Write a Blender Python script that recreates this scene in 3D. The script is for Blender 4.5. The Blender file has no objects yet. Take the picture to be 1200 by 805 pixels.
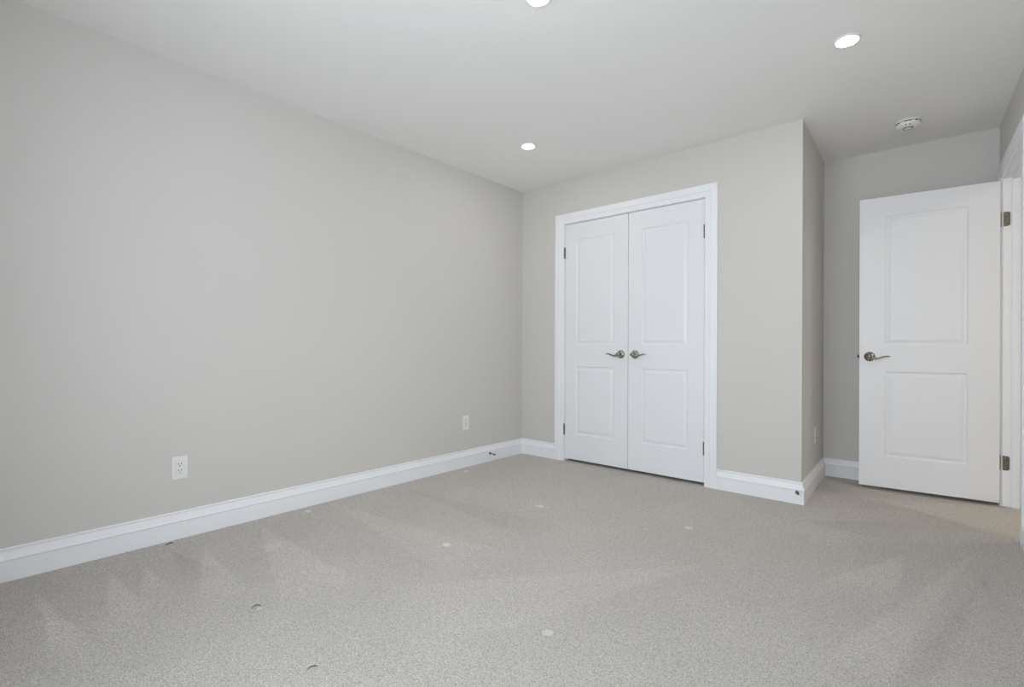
import bpy, bmesh, math, random
from mathutils import Vector, Matrix

random.seed(4)
SC = bpy.context.scene
COL = SC.collection
PI = math.pi

# ------------------------------------------------------------------ camera
YAW, PITCH, ROLL = -0.7116, 0.0002, 0.0038
FPX, CY = 577.43, 407.51
cam_d = bpy.data.cameras.new('camera')
cam_d.sensor_fit = 'HORIZONTAL'
cam_d.sensor_width = 36.0
cam_d.lens = FPX / 1200.0 * 36.0
cam_d.shift_y = (CY - 402.5) / 1200.0
cam_d.clip_start = 0.02
cam = bpy.data.objects.new('camera', cam_d)
COL.objects.link(cam)
f0 = Vector((math.sin(YAW), math.cos(YAW), 0)); r0 = Vector((f0.y, -f0.x, 0)); u0 = Vector((0, 0, 1))
fw = f0 * math.cos(PITCH) + u0 * math.sin(PITCH)
up = u0 * math.cos(PITCH) - f0 * math.sin(PITCH)
rt = r0 * math.cos(ROLL) + up * math.sin(ROLL)
up2 = up * math.cos(ROLL) - r0 * math.sin(ROLL)
m3 = Matrix((rt, up2, -fw)).transposed()
cam.matrix_world = Matrix.Translation((2.9473, -3.5611, 0.9825)) @ m3.to_4x4()
SC.camera = cam

# ------------------------------------------------------------------ light levels
EXPOSURE = -0.05
SKY_COL, SKY_STR = (0.785, 0.85, 0.935), 11.0
DOWN_COL, DOWN_STR = (1.0, 0.955, 0.84), 118.0
HALL_COL, HALL_STR = (1.0, 0.91, 0.78), 820.0
SC.view_settings.view_transform = 'Standard'
SC.view_settings.look = 'None'
SC.view_settings.exposure = EXPOSURE
SC.view_settings.gamma = 1.0
SC.view_settings.use_curve_mapping = False
try:
    SC.cycles.use_denoising = True
    SC.cycles.max_bounces = 16
    SC.cycles.diffuse_bounces = 10
    SC.cycles.sample_clamp_indirect = 6.0
except Exception:
    pass

# world: bright even sky that enters through the window behind the camera
world = bpy.data.worlds.new('sky')
SC.world = world
world.use_nodes = True
wn = world.node_tree.nodes
bg = wn.get('Background') or wn.new('ShaderNodeBackground')
bg.inputs['Color'].default_value = (*SKY_COL, 1)
bg.inputs['Strength'].default_value = SKY_STR

# ------------------------------------------------------------------ room numbers
H = 2.44
W = 2.3007                       # length of the closet wall
A = Vector((2.2758, 0.9468, 0))  # inner corner of the alcove
B = Vector((3.2549, 0.963, 0))   # alcove back wall meets right wall
TH = 0.0302
RE = Vector((math.sin(TH), -math.cos(TH), 0))    # along the right wall, towards the camera
RN = Vector((-math.cos(TH), -math.sin(TH), 0))   # into the room
YR = -3.86                       # rear wall
S_REAR = (B.y - YR) / math.cos(TH)
C_R = B + RE * S_REAR            # rear right corner
WT = 0.115
# daylight window in the rear wall
WX0, WX1, WZ0, WZ1 = 1.45, 3.12, 0.55, 2.08

# portal that guides sampling of the sky through the window
pl = bpy.data.lights.new('window_daylight', 'AREA')
pl.shape = 'RECTANGLE'; pl.size = WX1 - WX0; pl.size_y = WZ1 - WZ0
pl.cycles.is_portal = True
po = bpy.data.objects.new('window_daylight', pl); COL.objects.link(po)
po.location = ((WX0 + WX1) / 2, YR - WT - 0.06, (WZ0 + WZ1) / 2)
po.rotation_euler = (PI / 2, 0, 0)

# ------------------------------------------------------------------ materials
def new_mat(name):
    m = bpy.data.materials.new(name); m.use_nodes = True
    return m, m.node_tree.nodes, m.node_tree.links, m.node_tree.nodes['Principled BSDF']

def paint(name, col, rough, bump=0.02, scale=350, var=0.012):
    m, n, l, p = new_mat(name)
    p.inputs['Roughness'].default_value = rough
    p.inputs['Specular IOR Level'].default_value = 0.35
    tc = n.new('ShaderNodeTexCoord')
    no = n.new('ShaderNodeTexNoise'); no.inputs['Scale'].default_value = 1.3; no.inputs['Detail'].default_value = 3
    l.new(tc.outputs['Object'], no.inputs['Vector'])
    mx = n.new('ShaderNodeMix'); mx.data_type = 'RGBA'
    mx.inputs['A'].default_value = (*[c * (1 - var) for c in col], 1)
    mx.inputs['B'].default_value = (*[c * (1 + var) for c in col], 1)
    l.new(no.outputs['Fac'], mx.inputs['Factor']); l.new(mx.outputs['Result'], p.inputs['Base Color'])
    if bump:
        n2 = n.new('ShaderNodeTexNoise'); n2.inputs['Scale'].default_value = scale; n2.inputs['Detail'].default_value = 2
        l.new(tc.outputs['Object'], n2.inputs['Vector'])
        b = n.new('ShaderNodeBump'); b.inputs['Strength'].default_value = bump; b.inputs['Distance'].default_value = 0.002
        l.new(n2.outputs['Fac'], b.inputs['Height']); l.new(b.outputs['Normal'], p.inputs['Normal'])
    return m

def plain(name, col, rough, metal=0.0, var=0.03):
    m, n, l, p = new_mat(name)
    p.inputs['Metallic'].default_value = metal
    tc = n.new('ShaderNodeTexCoord')
    no = n.new('ShaderNodeTexNoise'); no.inputs['Scale'].default_value = 60
    l.new(tc.outputs['Object'], no.inputs['Vector'])
    mr = n.new('ShaderNodeMapRange')
    mr.inputs['To Min'].default_value = max(0.02, rough - var); mr.inputs['To Max'].default_value = rough + var
    l.new(no.outputs['Fac'], mr.inputs['Value']); l.new(mr.outputs['Result'], p.inputs['Roughness'])
    p.inputs['Base Color'].default_value = (*col, 1)
    return m

M_WALL = paint('greige_wall_paint', (0.62, 0.605, 0.58), 0.55, 0.03)
M_CEIL = paint('white_ceiling_paint', (0.83, 0.83, 0.815), 0.8, 0.06, 220)
M_TRIM = paint("white_semigloss_trim", (0.85, 0.86, 0.885), 0.33, 0.0)
M_DOOR = paint('white_door_paint', (0.80, 0.81, 0.835), 0.36, 0.015, 500)
M_NICK = plain('satin_nickel', (0.34, 0.325, 0.30), 0.20, 1.0)
M_HINGE = plain('hinge_metal', (0.20, 0.175, 0.14), 0.35, 1.0)
M_PLAS = plain('white_plastic', (0.80, 0.80, 0.79), 0.35)
M_DARK = plain('dark_slot', (0.02, 0.02, 0.02), 0.6)
M_SEAM = plain('seam_grey', (0.55, 0.55, 0.54), 0.6)
M_RUBB = plain('dark_rubber', (0.05, 0.05, 0.055), 0.6)
M_GREY = plain('grey_vent', (0.16, 0.16, 0.155), 0.6)
M_BRNZ = plain('dark_metal', (0.16, 0.155, 0.15), 0.4, 0.8)

def emissive(name, col, s):
    m, n, l, p = new_mat(name)
    p.inputs['Base Color'].default_value = (0.9, 0.9, 0.88, 1)
    p.inputs['Emission Color'].default_value = (*col, 1)
    p.inputs['Emission Strength'].default_value = s
    return m
M_LENS = emissive('lit_lens', DOWN_COL, DOWN_STR)
M_LENS_HALL = emissive('lit_lens_hall', HALL_COL, HALL_STR)

def glass_mat():
    m = bpy.data.materials.new('window_glass'); m.use_nodes = True
    n, l = m.node_tree.nodes, m.node_tree.links
    n.clear()
    out = n.new('ShaderNodeOutputMaterial'); mix = n.new('ShaderNodeMixShader')
    tr = n.new('ShaderNodeBsdfTransparent'); gl = n.new('ShaderNodeBsdfGlossy'); gl.inputs['Roughness'].default_value = 0.01
    mix.inputs['Fac'].default_value = 0.06
    l.new(tr.outputs[0], mix.inputs[1]); l.new(gl.outputs[0], mix.inputs[2]); l.new(mix.outputs[0], out.inputs[0])
    return m
M_GLASS = glass_mat()

# dents that furniture feet left in the pile: x, y, radius
DENTS = [(1.083, -1.128, .030), (1.10, -1.912, .030), (1.932, -2.191, .026), (1.919, -0.879, .028),
         (0.10, -2.122, .024), (0.111, -0.821, .024), (1.022, -2.778, .013), (0.47, -2.49, .06)]

WEDGES = [(((.178, -3.316), (.941, -3.342), (.966, -3.20)), .09), (((.146, -3.075), (.92, -3.224), (.80, -3.03)), .08),
          (((.188, -2.956), (.70, -2.93), (.763, -3.097)), .07), (((.16, -2.70), (.961, -2.75), (.913, -2.966)), .07),
          (((.10, -2.83), (.70, -2.74), (.66, -2.92)), -.07), (((.033, -2.393), (1.229, -2.40), (1.127, -2.741)), .05),
          (((.05, -1.95), (1.5, -1.75), (1.4, -2.15)), .04), (((.06, -1.45), (1.4, -1.30), (1.4, -1.60)), -.04),
          (((3.226, -.05), (2.80, -1.90), (2.90, -1.90)), -.045), (((3.10, -.25), (2.62, -1.85), (2.83, -1.85)), .05),
          (((2.839, -.50), (2.45, -1.40), (2.84, -1.25)), .06), (((2.86, -.40), (2.44, -1.35), (2.62, -.95)), -.09),
          (((3.088, -.62), (3.19, -.95), (3.10, -1.05)), -.08), (((2.35, -.35), (2.95, -.42), (2.85, .10)), -.05),
          (((2.2, -1.2), (1.2, -2.4), (1.7, -2.6)), .035)]

def carpet_mat():
    m, n, l, p = new_mat('beige_cut_pile_carpet')
    p.inputs['Roughness'].default_value = 0.95
    p.inputs['Specular IOR Level'].default_value = 0.1
    p.inputs['Sheen Weight'].default_value = 0.15
    p.inputs['Sheen Roughness'].default_value = 0.5
    tc = n.new('ShaderNodeTexCoord'); P = tc.outputs['Object']
    def noise(scale, detail, rough=0.5, vec=P):
        t = n.new('ShaderNodeTexNoise'); t.inputs['Scale'].default_value = scale
        t.inputs['Detail'].default_value = detail; t.inputs['Roughness'].default_value = rough
        l.new(vec, t.inputs['Vector']); return t.outputs['Fac']
    def ramp(v, a, b, c0, c1):
        r = n.new('ShaderNodeMapRange'); r.inputs['From Min'].default_value = a; r.inputs['From Max'].default_value = b
        r.inputs['To Min'].default_value = c0; r.inputs['To Max'].default_value = c1
        l.new(v, r.inputs['Value']); return r.outputs['Result']
    def math_(op, a, b=None, bv=0.0):
        t = n.new('ShaderNodeMath'); t.operation = op
        l.new(a, t.inputs[0])
        if b is not None: l.new(b, t.inputs[1])
        else: t.inputs[1].default_value = bv
        return t.outputs[0]
    vo = n.new('ShaderNodeTexVoronoi'); vo.inputs['Scale'].default_value = 180
    l.new(P, vo.inputs['Vector'])
    tuft = noise(240, 4, 0.75)
    fine = ramp(tuft, 0.32, 0.68, 0.52, 1.48)
    cell = ramp(vo.outputs['Distance'], 0.0, 0.8, 1.16, 0.70)
    coarse = ramp(noise(55, 3, 0.6), 0.3, 0.7, 0.93, 1.07)
    patch = ramp(noise(2.2, 5, 0.65), 0.3, 0.7, 0.96, 1.04)
    # vacuum sweeps: wedges of leaning pile, corners in plan, shade factor
    sweep = None
    wob2 = noise(14, 3, 0.6)
    for tri, amt in WEDGES:
        c = Vector((sum(p[0] for p in tri) / 3, sum(p[1] for p in tri) / 3, 0))
        mask = None
        for k in range(3):
            a_, b_ = Vector((*tri[k], 0)), Vector((*tri[(k + 1) % 3], 0))
            e_ = (b_ - a_).normalized(); nn = Vector((-e_.y, e_.x, 0))
            if nn.dot(c - a_) < 0: nn = -nn
            dt = n.new('ShaderNodeVectorMath'); dt.operation = 'DOT_PRODUCT'
            l.new(P, dt.inputs[0]); dt.inputs[1].default_value = nn
            w_ = math_('ADD', dt.outputs['Value'], math_('MULTIPLY', wob2, None, 0.05))
            soft = 0.02 if k != 1 else 0.30       # the far end of a sweep fades out
            q_ = ramp(w_, nn.dot(a_) + 0.025, nn.dot(a_) + 0.025 + soft, 0.0, 1.0)
            mask = q_ if mask is None else math_('MULTIPLY', mask, q_)
        f_ = ramp(mask, 0, 1, 1.0, 1.0 + 1.9 * amt)
        sweep = f_ if sweep is None else math_('MULTIPLY', sweep, f_)
    v = math_('MULTIPLY', math_('MULTIPLY', fine, cell), math_('MULTIPLY', math_('MULTIPLY', patch, coarse), sweep))
    # foot dents
    dent = None
    for x, y, r in DENTS:
        d = n.new('ShaderNodeVectorMath'); d.operation = 'DISTANCE'
        l.new(P, d.inputs[0]); d.inputs[1].default_value = (x, y, 0)
        wob = math_('MULTIPLY_ADD', tuft, None, 0.022); wob.node.inputs[2].default_value = -0.011
        dd = math_('ADD', d.outputs['Value'], wob)
        k = ramp(dd, r * 0.75, r * 1.05, 1.0, 0.0) if r < .05 else ramp(dd, r * 0.1, r * 1.5, 0.32, 0.0)
        dent = k if dent is None else math_('MAXIMUM', dent, k)
    vd = math_('MULTIPLY', v, math_('MULTIPLY_ADD', dent, None, 0.38)); 
    vd.node.inputs[1].links[0].from_node.inputs[2].default_value = 1.0
    cr = n.new('ShaderNodeVectorMath'); cr.operation = 'SCALE'
    cr.inputs[0].default_value = (0.83, 0.78, 0.715)
    l.new(vd, cr.inputs['Scale'])
    l.new(cr.outputs['Vector'], p.inputs['Base Color'])
    hgt = math_('SUBTRACT', math_('MULTIPLY', fine, cell), math_('MULTIPLY', dent, None, 1.1))
    b = n.new('ShaderNodeBump'); b.inputs['Strength'].default_value = 0.9; b.inputs['Distance'].default_value = 0.006
    l.new(hgt, b.inputs['Height']); l.new(b.outputs['Normal'], p.inputs['Normal'])
    return m
M_CARPET = carpet_mat()

# ------------------------------------------------------------------ helpers
def link(name, bm, mat, parent=None, smooth=False, bevel=0.0, seg=2):
    bmesh.ops.remove_doubles(bm, verts=bm.verts, dist=1e-6)
    bmesh.ops.recalc_face_normals(bm, faces=bm.faces)
    me = bpy.data.meshes.new(name); bm.to_mesh(me); bm.free()
    me.materials.append(mat)
    o = bpy.data.objects.new(name, me); COL.objects.link(o)
    if smooth:
        for p in me.polygons: p.use_smooth = True
    if bevel:
        md = o.modifiers.new('bevel', 'BEVEL'); md.width = bevel; md.segments = seg
        md.limit_method = 'ANGLE'; md.angle_limit = math.radians(40)
    if parent: o.parent = parent
    return o

def tag(o, label=None, cat=None, group=None, kind=None):
    if label: o['label'] = label
    if cat: o['category'] = cat
    if group: o['group'] = group
    if kind: o['kind'] = kind
    return o

def hexa(bm, pts):
    """eight corners: bottom four in order, then top four"""
    v = [bm.verts.new(p) for p in pts]
    for f in ((0, 1, 2, 3), (7, 6, 5, 4), (0, 4, 5, 1), (1, 5, 6, 2), (2, 6, 7, 3), (3, 7, 4, 0)):
        bm.faces.new([v[i] for i in f])

def box(bm, x0, x1, y0, y1, z0, z1, fn=None):
    fn = fn or (lambda a, b, c: Vector((a, b, c)))
    hexa(bm, [fn(x0, y0, z0), fn(x1, y0, z0), fn(x1, y1, z0), fn(x0, y1, z0),
              fn(x0, y0, z1), fn(x1, y0, z1), fn(x1, y1, z1), fn(x0, y1, z1)])

def prism(bm, plan, z0, z1):
    lo = [bm.verts.new((p[0], p[1], z0)) for p in plan]
    hi = [bm.verts.new((p[0], p[1], z1)) for p in plan]
    bm.faces.new(lo); bm.faces.new(hi[::-1])
    k = len(plan)
    for i in range(k):
        bm.faces.new((lo[i], lo[(i + 1) % k], hi[(i + 1) % k], hi[i]))

def lathe(bm, prof, mat4=None, seg=32, cap=True):
    """prof: (radius, height) along local z"""
    mat4 = mat4 or Matrix.Identity(4)
    rings = []
    for r, h in prof:
        if r < 1e-6:
            rings.append([bm.verts.new(mat4 @ Vector((0, 0, h)))])
        else:
            rings.append([bm.verts.new(mat4 @ Vector((r * math.cos(2 * PI * k / seg), r * math.sin(2 * PI * k / seg), h))) for k in range(seg)])
    for a, b in zip(rings, rings[1:]):
        for k in range(seg):
            k2 = (k + 1) % seg
            if len(a) == 1 and len(b) == 1: continue
            if len(a) == 1: bm.faces.new((a[0], b[k], b[k2]))
            elif len(b) == 1: bm.faces.new((a[k], a[k2], b[0]))
            else: bm.faces.new((a[k], a[k2], b[k2], b[k]))
    if cap:
        for r in (rings[0], rings[-1]):
            if len(r) > 1: bm.faces.new(r)

def tube(bm, pts, radii, seg=12, flat=1.0):
    """tapered tube along pts; flat squeezes the section along the out axis"""
    pts = [Vector(p) for p in pts]
    rings = []
    for i, p in enumerate(pts):
        t = (pts[min(i + 1, len(pts) - 1)] - pts[max(i - 1, 0)]).normalized()
        ref = Vector((0, 1, 0)) if abs(t.y) < 0.9 else Vector((0, 0, 1))
        a = t.cross(ref).normalized(); b = t.cross(a).normalized()
        r = radii[i]
        rings.append([bm.verts.new(p + a * r * math.cos(2 * PI * k / seg) + b * r * flat * math.sin(2 * PI * k / seg)) for k in range(seg)])
    for a, b in zip(rings, rings[1:]):
        for k in range(seg):
            bm.faces.new((a[k], a[(k + 1) % seg], b[(k + 1) % seg], b[k]))
    bm.faces.new(rings[0]); bm.faces.new(rings[-1])

def spline(ctrl, n):
    """Catmull-Rom through control tuples"""
    out = []
    c = [ctrl[0]] + list(ctrl) + [ctrl[-1]]
    for i in range(1, len(c) - 2):
        for k in range(n):
            t = k / n
            out.append(tuple(0.5 * ((2 * p1) + (-p0 + p2) * t + (2 * p0 - 5 * p1 + 4 * p2 - p3) * t * t + (-p0 + 3 * p1 - 3 * p2 + p3) * t ** 3)
                             for p0, p1, p2, p3 in zip(c[i - 1], c[i], c[i + 1], c[i + 2])))
    out.append(tuple(ctrl[-1]))
    return out

def RW(s, d, z):
    """right wall frame: s along the wall from the alcove corner, d into the room"""
    p = B + RE * s + RN * d
    return Vector((p.x, p.y, z))

def structure(o, label, cat):
    return tag(o, label, cat, kind='structure')

# ------------------------------------------------------------------ shell
XE = 5.30            # hall end
bm = bmesh.new(); box(bm, -WT, XE + WT, YR - WT, 2.2, -0.10, 0.0)
structure(link('floor', bm, M_CARPET), 'beige grey cut pile carpet over the whole floor', 'carpet')
bm = bmesh.new(); box(bm, -WT, XE + WT, YR - WT, 2.2, H, H + 0.10)
structure(link('ceiling', bm, M_CEIL), 'flat white painted ceiling', 'ceiling')

bm = bmesh.new(); box(bm, -WT, 0, YR - WT, 1.2, 0, H)
structure(link('wall_left', bm, M_WALL), 'long plain greige wall on the left', 'wall')

OX0, OX1, OZ = 0.465, 1.709, 2.076           # rough opening of the closet
bm = bmesh.new()
box(bm, 0, OX0, 0, WT, 0, H); box(bm, OX0, OX1, 0, WT, OZ, H)
# right pier and return of the closet into the alcove, one L-shaped piece
sd = (A - Vector((W, 0, 0))).normalized(); sn = Vector((-sd.y, sd.x, 0))     # sn points into the closet
q0 = Vector((W, 0, 0)) + sn * WT
tq = (WT - q0.y) / sd.y; q = q0 + sd * tq
prism(bm, [(OX1, 0), (W, 0), (q.x, q.y), (OX1, WT)], 0, H)
structure(link('wall_closet', bm, M_WALL), 'greige wall around the double closet doors', 'wall')
bm = bmesh.new()
prism(bm, [(W, 0), (A.x, A.y), (A.x - WT, A.y), (q.x, q.y)], 0, H)
structure(link('wall_alcove_side', bm, M_WALL), 'narrow greige side wall of the door alcove', 'wall')
bd = (B - A).normalized()
bm = bmesh.new()
L0 = A - bd * (A.x / bd.x)
prism(bm, [(L0.x, L0.y), (B.x, B.y), (B.x, B.y + WT), (L0.x, L0.y + WT)], 0, H)
structure(link('wall_alcove_back', bm, M_WALL), 'greige back wall behind the open white door', 'wall')

SJ0, SJ1, JZ = 0.166, 0.925, 2.058           # clear jamb opening in the right wall
JT = 0.018
bm = bmesh.new()
def wallbox(s0, s1, z0, z1): box(bm, s0, s1, 0, -WT, z0, z1, RW)
wallbox(-0.12, SJ0 - JT, 0, H); wallbox(SJ1 + JT, S_REAR + 0.1, 0, H); wallbox(SJ0 - JT, SJ1 + JT, JZ + JT, H)
structure(link('wall_right', bm, M_WALL), 'greige right wall with the open doorway', 'wall')

bm = bmesh.new()
xr = C_R.x + 0.12
box(bm, 0, WX0, YR - WT, YR, 0, H); box(bm, WX1, C_R.x, YR - WT, YR, 0, H)
box(bm, WX0, WX1, YR - WT, YR, 0, WZ0); box(bm, WX0, WX1, YR - WT, YR, WZ1, H)
structure(link('wall_rear', bm, M_WALL), 'greige rear wall with the window', 'wall')

# hall beyond the doorway
bm = bmesh.new(); box(bm, XE, XE + WT, -1.5, 2.2, 0, H)
structure(link('wall_hall_end', bm, M_WALL), 'greige hall wall beyond the doorway', 'wall')
bm = bmesh.new(); box(bm, B.x + WT + .1, XE, 2.05, 2.2, 0, H)
structure(link('wall_hall_far', bm, M_WALL), 'greige far end wall of the hall', 'wall')
bm = bmesh.new(); box(bm, B.x + .02, B.x + WT + .1, B.y + WT + .01, 2.2, 0, H)
structure(link('wall_hall_side', bm, M_WALL), 'greige hall wall past the doorway', 'wall')
bm = bmesh.new(); box(bm, RW(2.3, -WT, 0).x + .02, XE, -1.5, -1.35, 0, H)
structure(link('wall_hall_near', bm, M_WALL), 'greige near end wall of the hall', 'wall')

# ------------------------------------------------------------------ baseboards
BASE = [(0, 0), (.0160, 0), (.0160, .084), (.0185, .088), (.0185, .0925), (.0160, .0955), (.0135, .103),
        (.0105, .112), (.0075, .121), (.0065, .127), (.0085, .1305), (.0085, .1350), (.0060, .1380), (0, .1380)]

def base_run(name, pts, i0, i1, label):
    """one straight run pts[i0]->pts[i1], mitred against its neighbours in pts (None = square cut)"""
    bm = bmesh.new(); rings = []
    P = [None if p is None else Vector((p[0], p[1], 0)) for p in pts]
    def nrm(d): return Vector((d.y, -d.x, 0))
    for i in (i0, i1):
        d = (P[i1] - P[i0]).normalized(); n = nrm(d); m = n
        j = i - 1 if i == i0 else i + 1
        if 0 <= j < len(P) and P[j] is not None:
            d2 = ((P[i] - P[j]) if i == i0 else (P[j] - P[i])).normalized(); n2 = nrm(d2)
            m = (n + n2) / (1 + n.dot(n2))
        rings.append([bm.verts.new(P[i] + m * a + Vector((0, 0, z))) for a, z in BASE])
    k = len(BASE)
    for a in range(k):
        b = (a + 1) % k
        bm.faces.new((rings[0][a], rings[0][b], rings[1][b], rings[1][a]))
    bm.faces.new(rings[0]); bm.faces.new(rings[1][::-1])
    return structure(link(name, bm, M_TRIM), label, 'baseboard')

K0, K1, KW = 0.477, 1.694, 0.088      # casing inner edges of the closet, casing width
SI0, SI1 = SJ0 - .007, SJ1 + .006     # casing inner edges of the doorway
O = (0, 0); Wp = (W, 0)
RL = (0, YR); RR = (C_R.x, YR)
s_a = RW(SI0 - KW, 0, 0); s_b = RW(SI1 + KW, 0, 0)
base_run('baseboard_left', [RR, RL, O, Wp], 1, 2, 'tall white baseboard along the long left wall')
base_run('baseboard_closet_left', [RL, O, (K0 - KW, 0)], 1, 2, 'short white baseboard between the far corner and the closet casing')
base_run('baseboard_closet_right', [(K1 + KW, 0), Wp, A], 0, 1, 'white baseboard right of the closet casing')
base_run('baseboard_alcove_side', [(0, 0), Wp, A, B], 1, 2, 'white baseboard on the alcove side wall')
base_run('baseboard_alcove_back', [Wp, A, B, RW(1, 0, 0)], 1, 2, 'white baseboard on the wall behind the open door')
base_run('baseboard_right_far', [A, B, s_a], 1, 2, 'sliver of white baseboard in the corner behind the open door')
base_run('baseboard_right_near', [s_b, RR, RL], 0, 1, 'white baseboard at the right picture edge')
base_run('baseboard_rear', [B, RR, RL, O], 1, 2, 'white baseboard under the window')

# ------------------------------------------------------------------ casings and jambs
CAS = [(0, 0), (0, .0095), (.003, .0120), (.012, .0125), (.022, .0135), (.030, .0150), (.033, .0125), (.036, .0125),
       (.040, .0165), (.048, .0180), (.082, .0180), (.088, .0160), (.088, 0)]

def casing(name, fn, a0, a1, z1, label, flip=1):
    bm = bmesh.new(); rings = []
    for k in range(4):
        ring = []
        for w, d in CAS:
            a = a0 - w if k < 2 else a1 + w
            z = 0.0 if k in (0, 3) else z1 + w
            ring.append(bm.verts.new(fn(a, d, z)))
        rings.append(ring)
    n = len(CAS)
    for r, q_ in zip(rings, rings[1:]):
        for i in range(n):
            j = (i + 1) % n
            bm.faces.new((r[i], r[j], q_[j], q_[i]))
    bm.faces.new(rings[0]); bm.faces.new(rings[-1][::-1])
    return structure(link(name, bm, M_TRIM), label, 'door casing')

def CW(a, d, z): return Vector((a, -d, z))
casing('trim_1', CW, K0, K1, 2.061, 'white moulded casing around the double closet doors')
casing('trim_2', RW, SI0, SI1, 2.063, 'white moulded casing of the open doorway at the right edge')
casing('trim_3', lambda a, d, z: RW(a, -WT - d, z), SI0, SI1, 2.063, 'white casing on the hall side of the doorway')

def jamb(name, fn, a0, a1, z1, stop0, stop1, label):
    """fn(a, depth, z) with depth going into the wall"""
    bm = bmesh.new()
    box(bm, a0 - JT, a0, 0, WT, 0, z1 + JT, fn); box(bm, a1, a1 + JT, 0, WT, 0, z1 + JT, fn)
    box(bm, a0, a1, 0, WT, z1, z1 + JT, fn)
    box(bm, a0, a0 + .011, stop0, stop1, 0, z1, fn); box(bm, a1 - .011, a1, stop0, stop1, 0, z1, fn)
    box(bm, a0 + .011, a1 - .011, stop0, stop1, z1 - .011, z1, fn)
    return structure(link(name, bm, M_TRIM, bevel=.0015), label, 'door jamb')
jamb('trim_4', lambda a, d, z: Vector((a, d, z)), .483, 1.691, 2.058, .042, .078, 'white jamb inside the closet opening')
jamb('trim_5', lambda a, d, z: RW(a, -d, z), SJ0, SJ1, JZ, .041, .077, 'white door jamb with two hinges beside the open door')

# ------------------------------------------------------------------ doors
# rings of the moulded panel: inset from the panel edge, depth below the door face
PANEL = [(0, 0), (.003, .0035), (.008, .0062), (.014, .0068), (.018, .0060), (.030, .0022), (.034, .0012), (.036, .0010)]

def leaf_mesh(w, h, t, panels):
    """door leaf: x 0..w, z 0..h, front face y=0, back face y=t"""
    bm = bmesh.new()
    xs = sorted({0, w, *[p[0] for p in panels], *[p[1] for p in panels]})
    zs = sorted({0, h, *[p[2] for p in panels], *[p[3] for p in panels]})
    for side in (0, 1):
        Y = (lambda d: d) if side == 0 else (lambda d: t - d)
        for xa, xb in zip(xs, xs[1:]):
            for za, zb in zip(zs, zs[1:]):
                hit = any(abs(xa - p[0]) < 1e-6 and abs(za - p[2]) < 1e-6 for p in panels)
                if not hit:
                    bm.faces.new([bm.verts.new(c) for c in ((xa, Y(0), za), (xb, Y(0), za), (xb, Y(0), zb), (xa, Y(0), zb))])
                    continue
                prev = None
                for ins, d in PANEL:
                    r = [bm.verts.new(c) for c in ((xa + ins, Y(d), za + ins), (xb - ins, Y(d), za + ins), (xb - ins, Y(d), zb - ins), (xa + ins, Y(d), zb - ins))]
                    if prev:
                        for k in range(4):
                            bm.faces.new((prev[k], prev[(k + 1) % 4], r[(k + 1) % 4], r[k]))
                    prev = r
                bm.faces.new(prev)
    def edge(pts):
        bm.faces.new([bm.verts.new(p) for p in pts])
    for xa, xb in zip(xs, xs[1:]):
        edge(((xa, 0, 0), (xb, 0, 0), (xb, t, 0), (xa, t, 0))); edge(((xa, 0, h), (xb, 0, h), (xb, t, h), (xa, t, h)))
    for za, zb in zip(zs, zs[1:]):
        edge(((0, 0, za), (0, 0, zb), (0, t, zb), (0, t, za))); edge(((w, 0, za), (w, 0, zb), (w, t, zb), (w, t, za)))
    return bm

def lever_handle(parent, x, z, dirx, y=0.0, side=-1):
    """rose on the door face at (x, z); the lever runs along dirx; side -1 = front face"""
    mt = Matrix.Translation((x, y, z)) @ Matrix.Rotation(PI / 2 if side < 0 else -PI / 2, 4, 'X')
    bm = bmesh.new()
    lathe(bm, [(0.033, 0), (0.033, .004), (.0315, .0065), (.028, .0085), (.024, .0100), (.0235, .0115), (.019, .0135), (.0150, .0150), (.0140, .019), (0, .019)], mt, 40)
    rose = link('door_handle', bm, M_NICK, parent, smooth=True)
    bm = bmesh.new()
    lathe(bm, [(.0120, .016), (.0120, .040), (.0155, .043), (.0165, .050), (.0155, .058), (.0115, .0625), (.0060, .0640), (0, .0642)], mt, 32)
    ctrl = [(0.0, .051, -.002, .0120), (.016, .052, -.0085, .0105), (.032, .053, -.0125, .0085), (.050, .053, -.0095, .0070),
            (.068, .052, -.0030, .0060), (.086, .050, .0020, .0053), (.102, .047, .0030, .0045), (.113, .044, .0010, .0032)]
    sp = spline(ctrl, 5)
    tube(bm, [(x + dirx * a, y + side * o, z + b) for a, o, b, r in sp], [r for *_, r in sp], 14, 0.75)
    link('lever', bm, M_NICK, rose, smooth=True)
    bm = bmesh.new()
    lathe(bm, [(.0048, .0635), (.0048, .0662), (.0030, .0668), (0, .0668)], mt, 16)
    link('turn_button', bm, M_HINGE, rose, smooth=True)
    return rose

def hinge_barrel(parent, x, y, z, h=.09):
    bm = bmesh.new()
    for k in range(5):
        z0 = z - h / 2 + k * h / 5
        lathe(bm, [(.0045, z0 + .0004), (.0062, z0 + .001), (.0062, z0 + h / 5 - .001), (.0045, z0 + h / 5 - .0004)], Matrix.Translation((x, y, 0)), 14)
    lathe(bm, [(.0045, z + h / 2 - .001), (.0052, z + h / 2 + .002), (.003, z + h / 2 + .005), (0, z + h / 2 + .0055)], Matrix.Translation((x, y, 0)), 14)
    lathe(bm, [(0, z - h / 2 - .004), (.004, z - h / 2 - .002), (.0045, z - h / 2 + .001)], Matrix.Translation((x, y, 0)), 14)
    return link('hinge', bm, M_HINGE, parent, smooth=True)

DZ = 0.024; DH = 2.030; DT = 0.035
YF = 0.004
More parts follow.
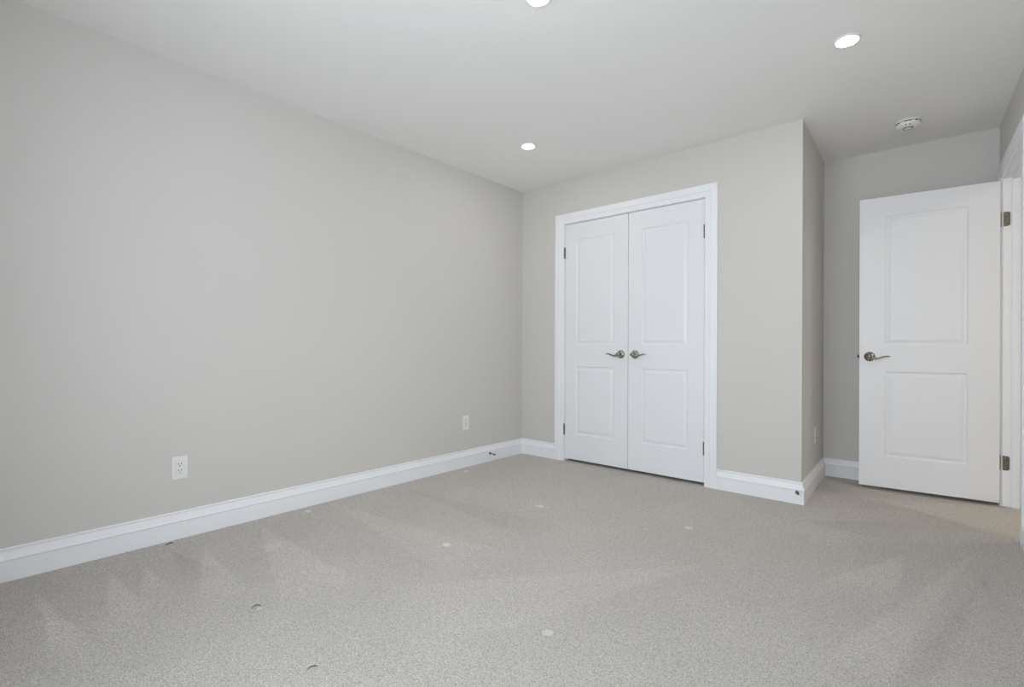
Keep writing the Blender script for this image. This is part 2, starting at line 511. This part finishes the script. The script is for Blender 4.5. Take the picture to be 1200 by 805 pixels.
# left closet leaf
w = .6018
d1 = link('door_1', leaf_mesh(w, DH, DT, [(.113, .479, .242 - DZ, .826 - DZ), (.113, .479, 1.010 - DZ, 1.915 - DZ)]), M_DOOR)
d1.location = (.4862, YF, DZ)
structure(d1, 'left leaf of the white double closet doors', 'door')
lever_handle(d1, 1.028 - .4862, .935 - DZ, -1)
for z in (1.81, .276): hinge_barrel(d1, -.0016, -.0075, z - DZ)
# right closet leaf
w = .596
d2 = link('door_2', leaf_mesh(w, DH, DT, [(.113, .479, .242 - DZ, .826 - DZ), (.113, .479, 1.010 - DZ, 1.915 - DZ)]), M_DOOR)
d2.location = (1.0922, YF, DZ)
structure(d2, 'right leaf of the white double closet doors', 'door')
lever_handle(d2, 1.151 - 1.0922, .934 - DZ, 1)
for z in (1.82, .268): hinge_barrel(d2, w + .0012, -.0075, z - DZ)
# open entry door: local x runs from the free edge to the hinge edge, front face towards the camera
E1 = Vector((2.530, .7027, 0)); E0 = Vector((3.2462, .7624, 0))
w = (E0 - E1).length
d3 = link('door_3', leaf_mesh(w, DH - .016, DT, [(w - .575, w - .148, .240 - .025, .829 - .025), (w - .575, w - .148, 1.012 - .025, 1.906 - .025)]), M_DOOR)
d3.location = (E1.x, E1.y, .025); d3.rotation_euler.z = math.atan2(E0.y - E1.y, E0.x - E1.x)
structure(d3, 'white two panel door standing wide open in the alcove', 'door')
lever_handle(d3, w - .659, .931 - .025, 1)
lever_handle(d3, w - .659, .931 - .025, 1, DT, 1)
bm = bmesh.new()
box(bm, -.0015, .001, .005, .030, .878, .934)
box(bm, -.0125, 0, .011, .024, .897, .917)
link('latch', bm, M_RUBB, d3, bevel=.002)
for z in (1.802, .272): hinge_barrel(d3, w + .004, DT + .003, z - .025, .09)

# hinge plates let into the jamb of the doorway: parts of that jamb
jb = bpy.data.objects['trim_5']
for z, hh in ((1.802, .09), (.272, .09)):
    bm = bmesh.new()
    pts = []
    r = .012; d0, d1_ = .002, .033
    for cx, cz, a0 in ((d1_ - r, z + hh / 2 - r, 0), (d1_ - r, z - hh / 2 + r, -90)):
        for k in range(7):
            a = math.radians(a0 + 90 - 15 * k) if a0 == 0 else math.radians(-15 * k)
            pts.append((cx + r * math.cos(a), cz + r * math.sin(a)))
    pts = [(d0, z + hh / 2)] + pts + [(d0, z - hh / 2)]
    lo = [bm.verts.new(RW(SJ0 - .0005, -d, zz)) for d, zz in pts]
    hi = [bm.verts.new(RW(SJ0 + .0022, -d, zz)) for d, zz in pts]
    bm.faces.new(lo); bm.faces.new(hi[::-1])
    for k in range(len(pts)):
        j = (k + 1) % len(pts); bm.faces.new((lo[k], lo[j], hi[j], hi[k]))
    hp = link('hinge', bm, M_HINGE, jb)
    for dz, dd in ((.029, .014), (0, .023), (-.029, .014)):
        bm = bmesh.new()
        c = RW(SJ0 + .0022, -dd, z + dz)
        mt = Matrix.Translation(c) @ RE.to_track_quat('Z', 'Y').to_matrix().to_4x4()
        lathe(bm, [(.0040, -.001), (.0040, .0006), (.0025, .0012), (0, .0012)], mt, 14)
        link('screw', bm, M_NICK, hp, smooth=True)

# ------------------------------------------------------------------ window behind the camera
bm = bmesh.new()
fy0, fy1 = YR - WT, YR - .02
box(bm, WX0, WX0 + .05, fy0, fy1, WZ0, WZ1); box(bm, WX1 - .05, WX1, fy0, fy1, WZ0, WZ1)
box(bm, WX0 + .05, WX1 - .05, fy0, fy1, WZ0, WZ0 + .05); box(bm, WX0 + .05, WX1 - .05, fy0, fy1, WZ1 - .05, WZ1)
xm = (WX0 + WX1) / 2
box(bm, xm - .03, xm + .03, fy0 + .03, fy1 - .02, WZ0 + .05, WZ1 - .05)
wf = structure(link('window_1', bm, M_TRIM, bevel=.003), 'white framed window in the rear wall', 'window')
for xa, xb in ((WX0 + .05, xm - .03), (xm + .03, WX1 - .05)):
    bm = bmesh.new(); box(bm, xa, xb, YR - .075, YR - .071, WZ0 + .05, WZ1 - .05)
    link('pane', bm, M_GLASS, wf)
bm = bmesh.new()
for x0, x1, z0, z1 in ((WX0 - .09, WX0, WZ0 - .09, WZ1 + .09), (WX1, WX1 + .09, WZ0 - .09, WZ1 + .09), (WX0, WX1, WZ1, WZ1 + .09), (WX0, WX1, WZ0 - .09, WZ0)):
    box(bm, x0, x1, YR, YR + .018, z0, z1)
structure(link('trim_6', bm, M_TRIM, bevel=.002), 'white casing around the rear window', 'window casing')

# ------------------------------------------------------------------ recessed ceiling lights
def downlight(loc, label):
    root = bpy.data.objects.new('recessed_light', None); COL.objects.link(root)
    root.empty_display_size = .05
    root.location = loc; root.scale = (.84, .84, 1)
    tag(root, label, 'ceiling light', 'recessed ceiling lights')
    bm = bmesh.new()
    lathe(bm, [(.050, -.001), (.052, -.006), (.057, -.0075), (.064, -.0055), (.0665, -.001), (.0665, 0), (.050, 0), (.050, -.001)], None, 48, cap=False)
    link('trim_ring', bm, M_PLAS, root, smooth=True)
    bm = bmesh.new()
    lathe(bm, [(.0495, -.0010), (.0490, -.0055), (.040, -.0095), (.025, -.0120), (.010, -.0130), (0, -.0132)], None, 48, cap=False)
    link('lens', bm, M_LENS, root, smooth=True)
    return root
def dup(root, loc, label):
    r = root.copy(); COL.objects.link(r); r.location = loc; r['label'] = label
    for ch in list(root.children):
        c = ch.copy(); COL.objects.link(c); c.parent = r
        for g in ch.children:
            k = g.copy(); COL.objects.link(k); k.parent = c
    return r
DL = downlight((.711, -.796, H), 'lit recessed ceiling light nearest the far left room corner')
dup(DL, (2.623, -.772, H), 'lit recessed ceiling light nearest the smoke alarm')
dup(DL, (1.690, -1.945, H), 'lit recessed ceiling light cut off by the top edge of the photo')
def hall_light(loc, label):
    hl = dup(DL, loc, label); hl['group'] = 'recessed hall lights'
    for ch in hl.children:                       # the hall has brighter, warmer lamps
        if ch.name.startswith('lens'):
            ch.data = ch.data.copy(); ch.data.materials[0] = M_LENS_HALL
hall_light((4.75, 1.35, H), 'lit recessed ceiling light in the hall, farther from the doorway')
hall_light((4.60, -.60, H), 'lit recessed ceiling light in the hall, nearest the near end wall')

# ------------------------------------------------------------------ smoke alarm
sm = bpy.data.objects.new('smoke_alarm', None); COL.objects.link(sm)
sm.location = (2.803, .486, H); sm.empty_display_size = .05
# its face marks are turned towards the room
sm.rotation_euler.z = math.atan2(-3.5611 - .486, 2.9473 - 2.803)
tag(sm, 'round white smoke alarm on the ceiling above the open door', 'smoke alarm')
bm = bmesh.new(); lathe(bm, [(0, 0), (.068, 0), (.068, -.006), (.0665, -.008), (0, -.008)], None, 48, cap=False)
link('base_plate', bm, M_PLAS, sm, smooth=False)
bm = bmesh.new(); lathe(bm, [(0, -.008), (.0635, -.008), (.0635, -.0115), (0, -.0115)], None, 48, cap=False)
link('vent_gap', bm, M_GREY, sm)
bm = bmesh.new()
lathe(bm, [(.055, -.0115), (.0660, -.0115), (.0665, -.014), (.064, -.026), (.058, -.033), (.048, -.0375), (.030, -.0395), (0, -.040)], None, 48, cap=False)
body = link('alarm_body', bm, M_PLAS, sm, smooth=True)
for a in (-62, -46, -8, 8, 40, 66):
    bm = bmesh.new(); ca = math.radians(a)
    mt = Matrix.Rotation(ca, 4, 'Z') @ Matrix.Translation((.0655, 0, -.0145))
    box(bm, -.002, .0022, -.0075, .0075, -.0019, .0019, lambda x, y, z: mt @ Vector((x, y, z)))
    link('vent_slot', bm, M_DARK, body)
tilt = Matrix.Translation((.002, 0, -.0390))
bm = bmesh.new()
lathe(bm, [(.0205, .003), (.0205, -.0022), (.0262, -.0022), (.0262, .003)], tilt, 40, cap=False)  # dark ring stands in for the crescent shadow around the button
link('button_shadow_ring', bm, M_RUBB, body)
bm = bmesh.new(); lathe(bm, [(.0212, .003), (.0212, -.0026), (.019, -.0034), (0, -.0038)], tilt, 40, cap=False)
link('test_button', bm, M_PLAS, body, smooth=True)
for yy in (-.010, .009):
    bm = bmesh.new(); lathe(bm, [(.0034, .003), (.0034, -.0030), (0, -.0034)], Matrix.Translation((.0565, yy, -.0325)), 12, cap=False)
    link('indicator', bm, M_DARK, body)

# ------------------------------------------------------------------ outlets
def outlet(p, xdir, ndir, label):
    """duplex socket; local x along the wall, z up, y out of the wall"""
    root = bpy.data.objects.new('wall_outlet', None); COL.objects.link(root)
    root.empty_display_size = .04
    xd = Vector(xdir).normalized(); nd = Vector(ndir).normalized()
    root.matrix_world = Matrix.Translation(p) @ Matrix((xd, nd, Vector((0, 0, 1)))).transposed().to_4x4()
    tag(root, label, 'wall outlet', 'white wall outlets')
    bm = bmesh.new()
    box(bm, -.0355, .0355, 0, .0035, -.0575, .0575)
    bmesh.ops.bevel(bm, geom=[e for e in bm.edges if all(v.co.y > .003 for v in e.verts)], offset=.0025, segments=3, affect='EDGES')
    link('cover_plate', bm, M_PLAS, root)
    bm = bmesh.new(); box(bm, -.0168, .0168, .002, .0055, -.0335, .0335)
    rec = link('receptacle', bm, M_PLAS, root, bevel=.0012)
    bm = bmesh.new(); box(bm, -.0178, .0178, .0030, .0038, -.0345, .0345)
    link('recess_gap', bm, M_SEAM, root)
    for zc in (.0175, -.0155):
        for dx, dz, hw, hh in ((-.0063, .003, .0014, .0046), (.0063, .003, .0014, .0040)):
            bm = bmesh.new(); box(bm, dx - hw, dx + hw, .005, .0059, zc + dz - hh, zc + dz + hh)
            link('slot', bm, M_DARK, rec)
        bm = bmesh.new(); lathe(bm, [(.0028, .005), (.0028, .0059), (0, .0059)], Matrix.Translation((0, 0, zc - .0085)) @ Matrix.Rotation(-PI / 2, 4, 'X'), 14)
        link('ground_hole', bm, M_DARK, rec)
    for zc in (.047, -.047):
        bm = bmesh.new(); lathe(bm, [(.0030, .002), (.0030, .0042), (.0018, .0048), (0, .0048)], Matrix.Translation((0, 0, zc)) @ Matrix.Rotation(-PI / 2, 4, 'X'), 14)
        link('screw', bm, M_PLAS, root, smooth=True)
    return root
outlet((0, -2.757, .361), (0, -1, 0), (1, 0, 0), 'white duplex wall outlet low on the left wall, nearer the camera')
outlet((0, -.725, .364), (0, -1, 0), (1, 0, 0), 'white duplex wall outlet low on the left wall, nearer the far corner')
na = Vector((sd.y, -sd.x, 0))
pa = Vector((W, 0, 0)) + sd * .545
outlet((pa.x, pa.y, .362), -sd, na, 'white wall outlet seen edge on, on the alcove side wall')

# ------------------------------------------------------------------ door stops
def door_stop(p, ndir, label):
    root = bpy.data.objects.new('door_stop', None); COL.objects.link(root)
    root.empty_display_size = .03
    root.matrix_world = Matrix.Translation(p) @ Vector(ndir).to_track_quat('Z', 'Y').to_matrix().to_4x4() @ Matrix.Diagonal((.9, .9, .78, 1))
    tag(root, label, 'door stop', 'baseboard door stops')
    bm = bmesh.new(); lathe(bm, [(.0125, 0), (.0125, .002), (.010, .006), (.006, .009), (0, .009)], None, 24)
    link('flange', bm, M_BRNZ, root, smooth=True)
    bm = bmesh.new()
    prof = [(.0038, .007)]
    for k in range(22):
        z = .009 + k * .0024
        prof += [(.0036, z), (.0050, z + .0012)]
    prof += [(.0038, .064)]
    lathe(bm, prof, None, 16)
    link('spring', bm, M_NICK, root, smooth=True)
    bm = bmesh.new(); lathe(bm, [(.0060, .062), (.0068, .064), (.0068, .075), (.0050, .079), (0, .0795)], None, 20)
    link('rubber_tip', bm, M_RUBB, root, smooth=True)
    return root
door_stop((.016, -.450, .069), (1, 0, -.06), 'small metal door stop on the left wall baseboard near the far corner')
door_stop((2.279, -.016, .074), (.3, -1, .1), 'small dark door stop on the baseboard right of the closet doors')

# ------------------------------------------------------------------ scraps and dark dent rims on the carpet
def scrap(ctrl, r, label):
    bm = bmesh.new()
    sp = spline(ctrl, 6)
    tube(bm, sp, [r * (0.5 + 0.5 * math.sin(PI * (k + .6) / (len(sp) + .2))) for k in range(len(sp))], 8)
    return tag(link('lint_and_dent_rim', bm, M_DARK, smooth=True), label, 'lint', 'dark lint on the carpet')
scrap([(.062, -2.834, .002), (.064, -2.822, .005), (.060, -2.810, .005), (.055, -2.798, .002)], .0026, 'tiny dark scrap of lint by the left baseboard below the nearer outlet')

scrap([(1.006, -2.800, .002), (.995, -2.784, .004), (.999, -2.772, .004), (1.010, -2.765, .002)], .0015, 'tiny dark curl standing for a dent rim on the open carpet in the left foreground')  # thread added as the dark rim of a pile dent
scrap([(1.503, -2.833, .002), (1.498, -2.820, .004), (1.503, -2.808, .004), (1.508, -2.802, .002)], .0014, 'tiny dark curl standing for a dent rim on the carpet at the bottom edge of the photo')  # also a dent's dark rim, built as a thread
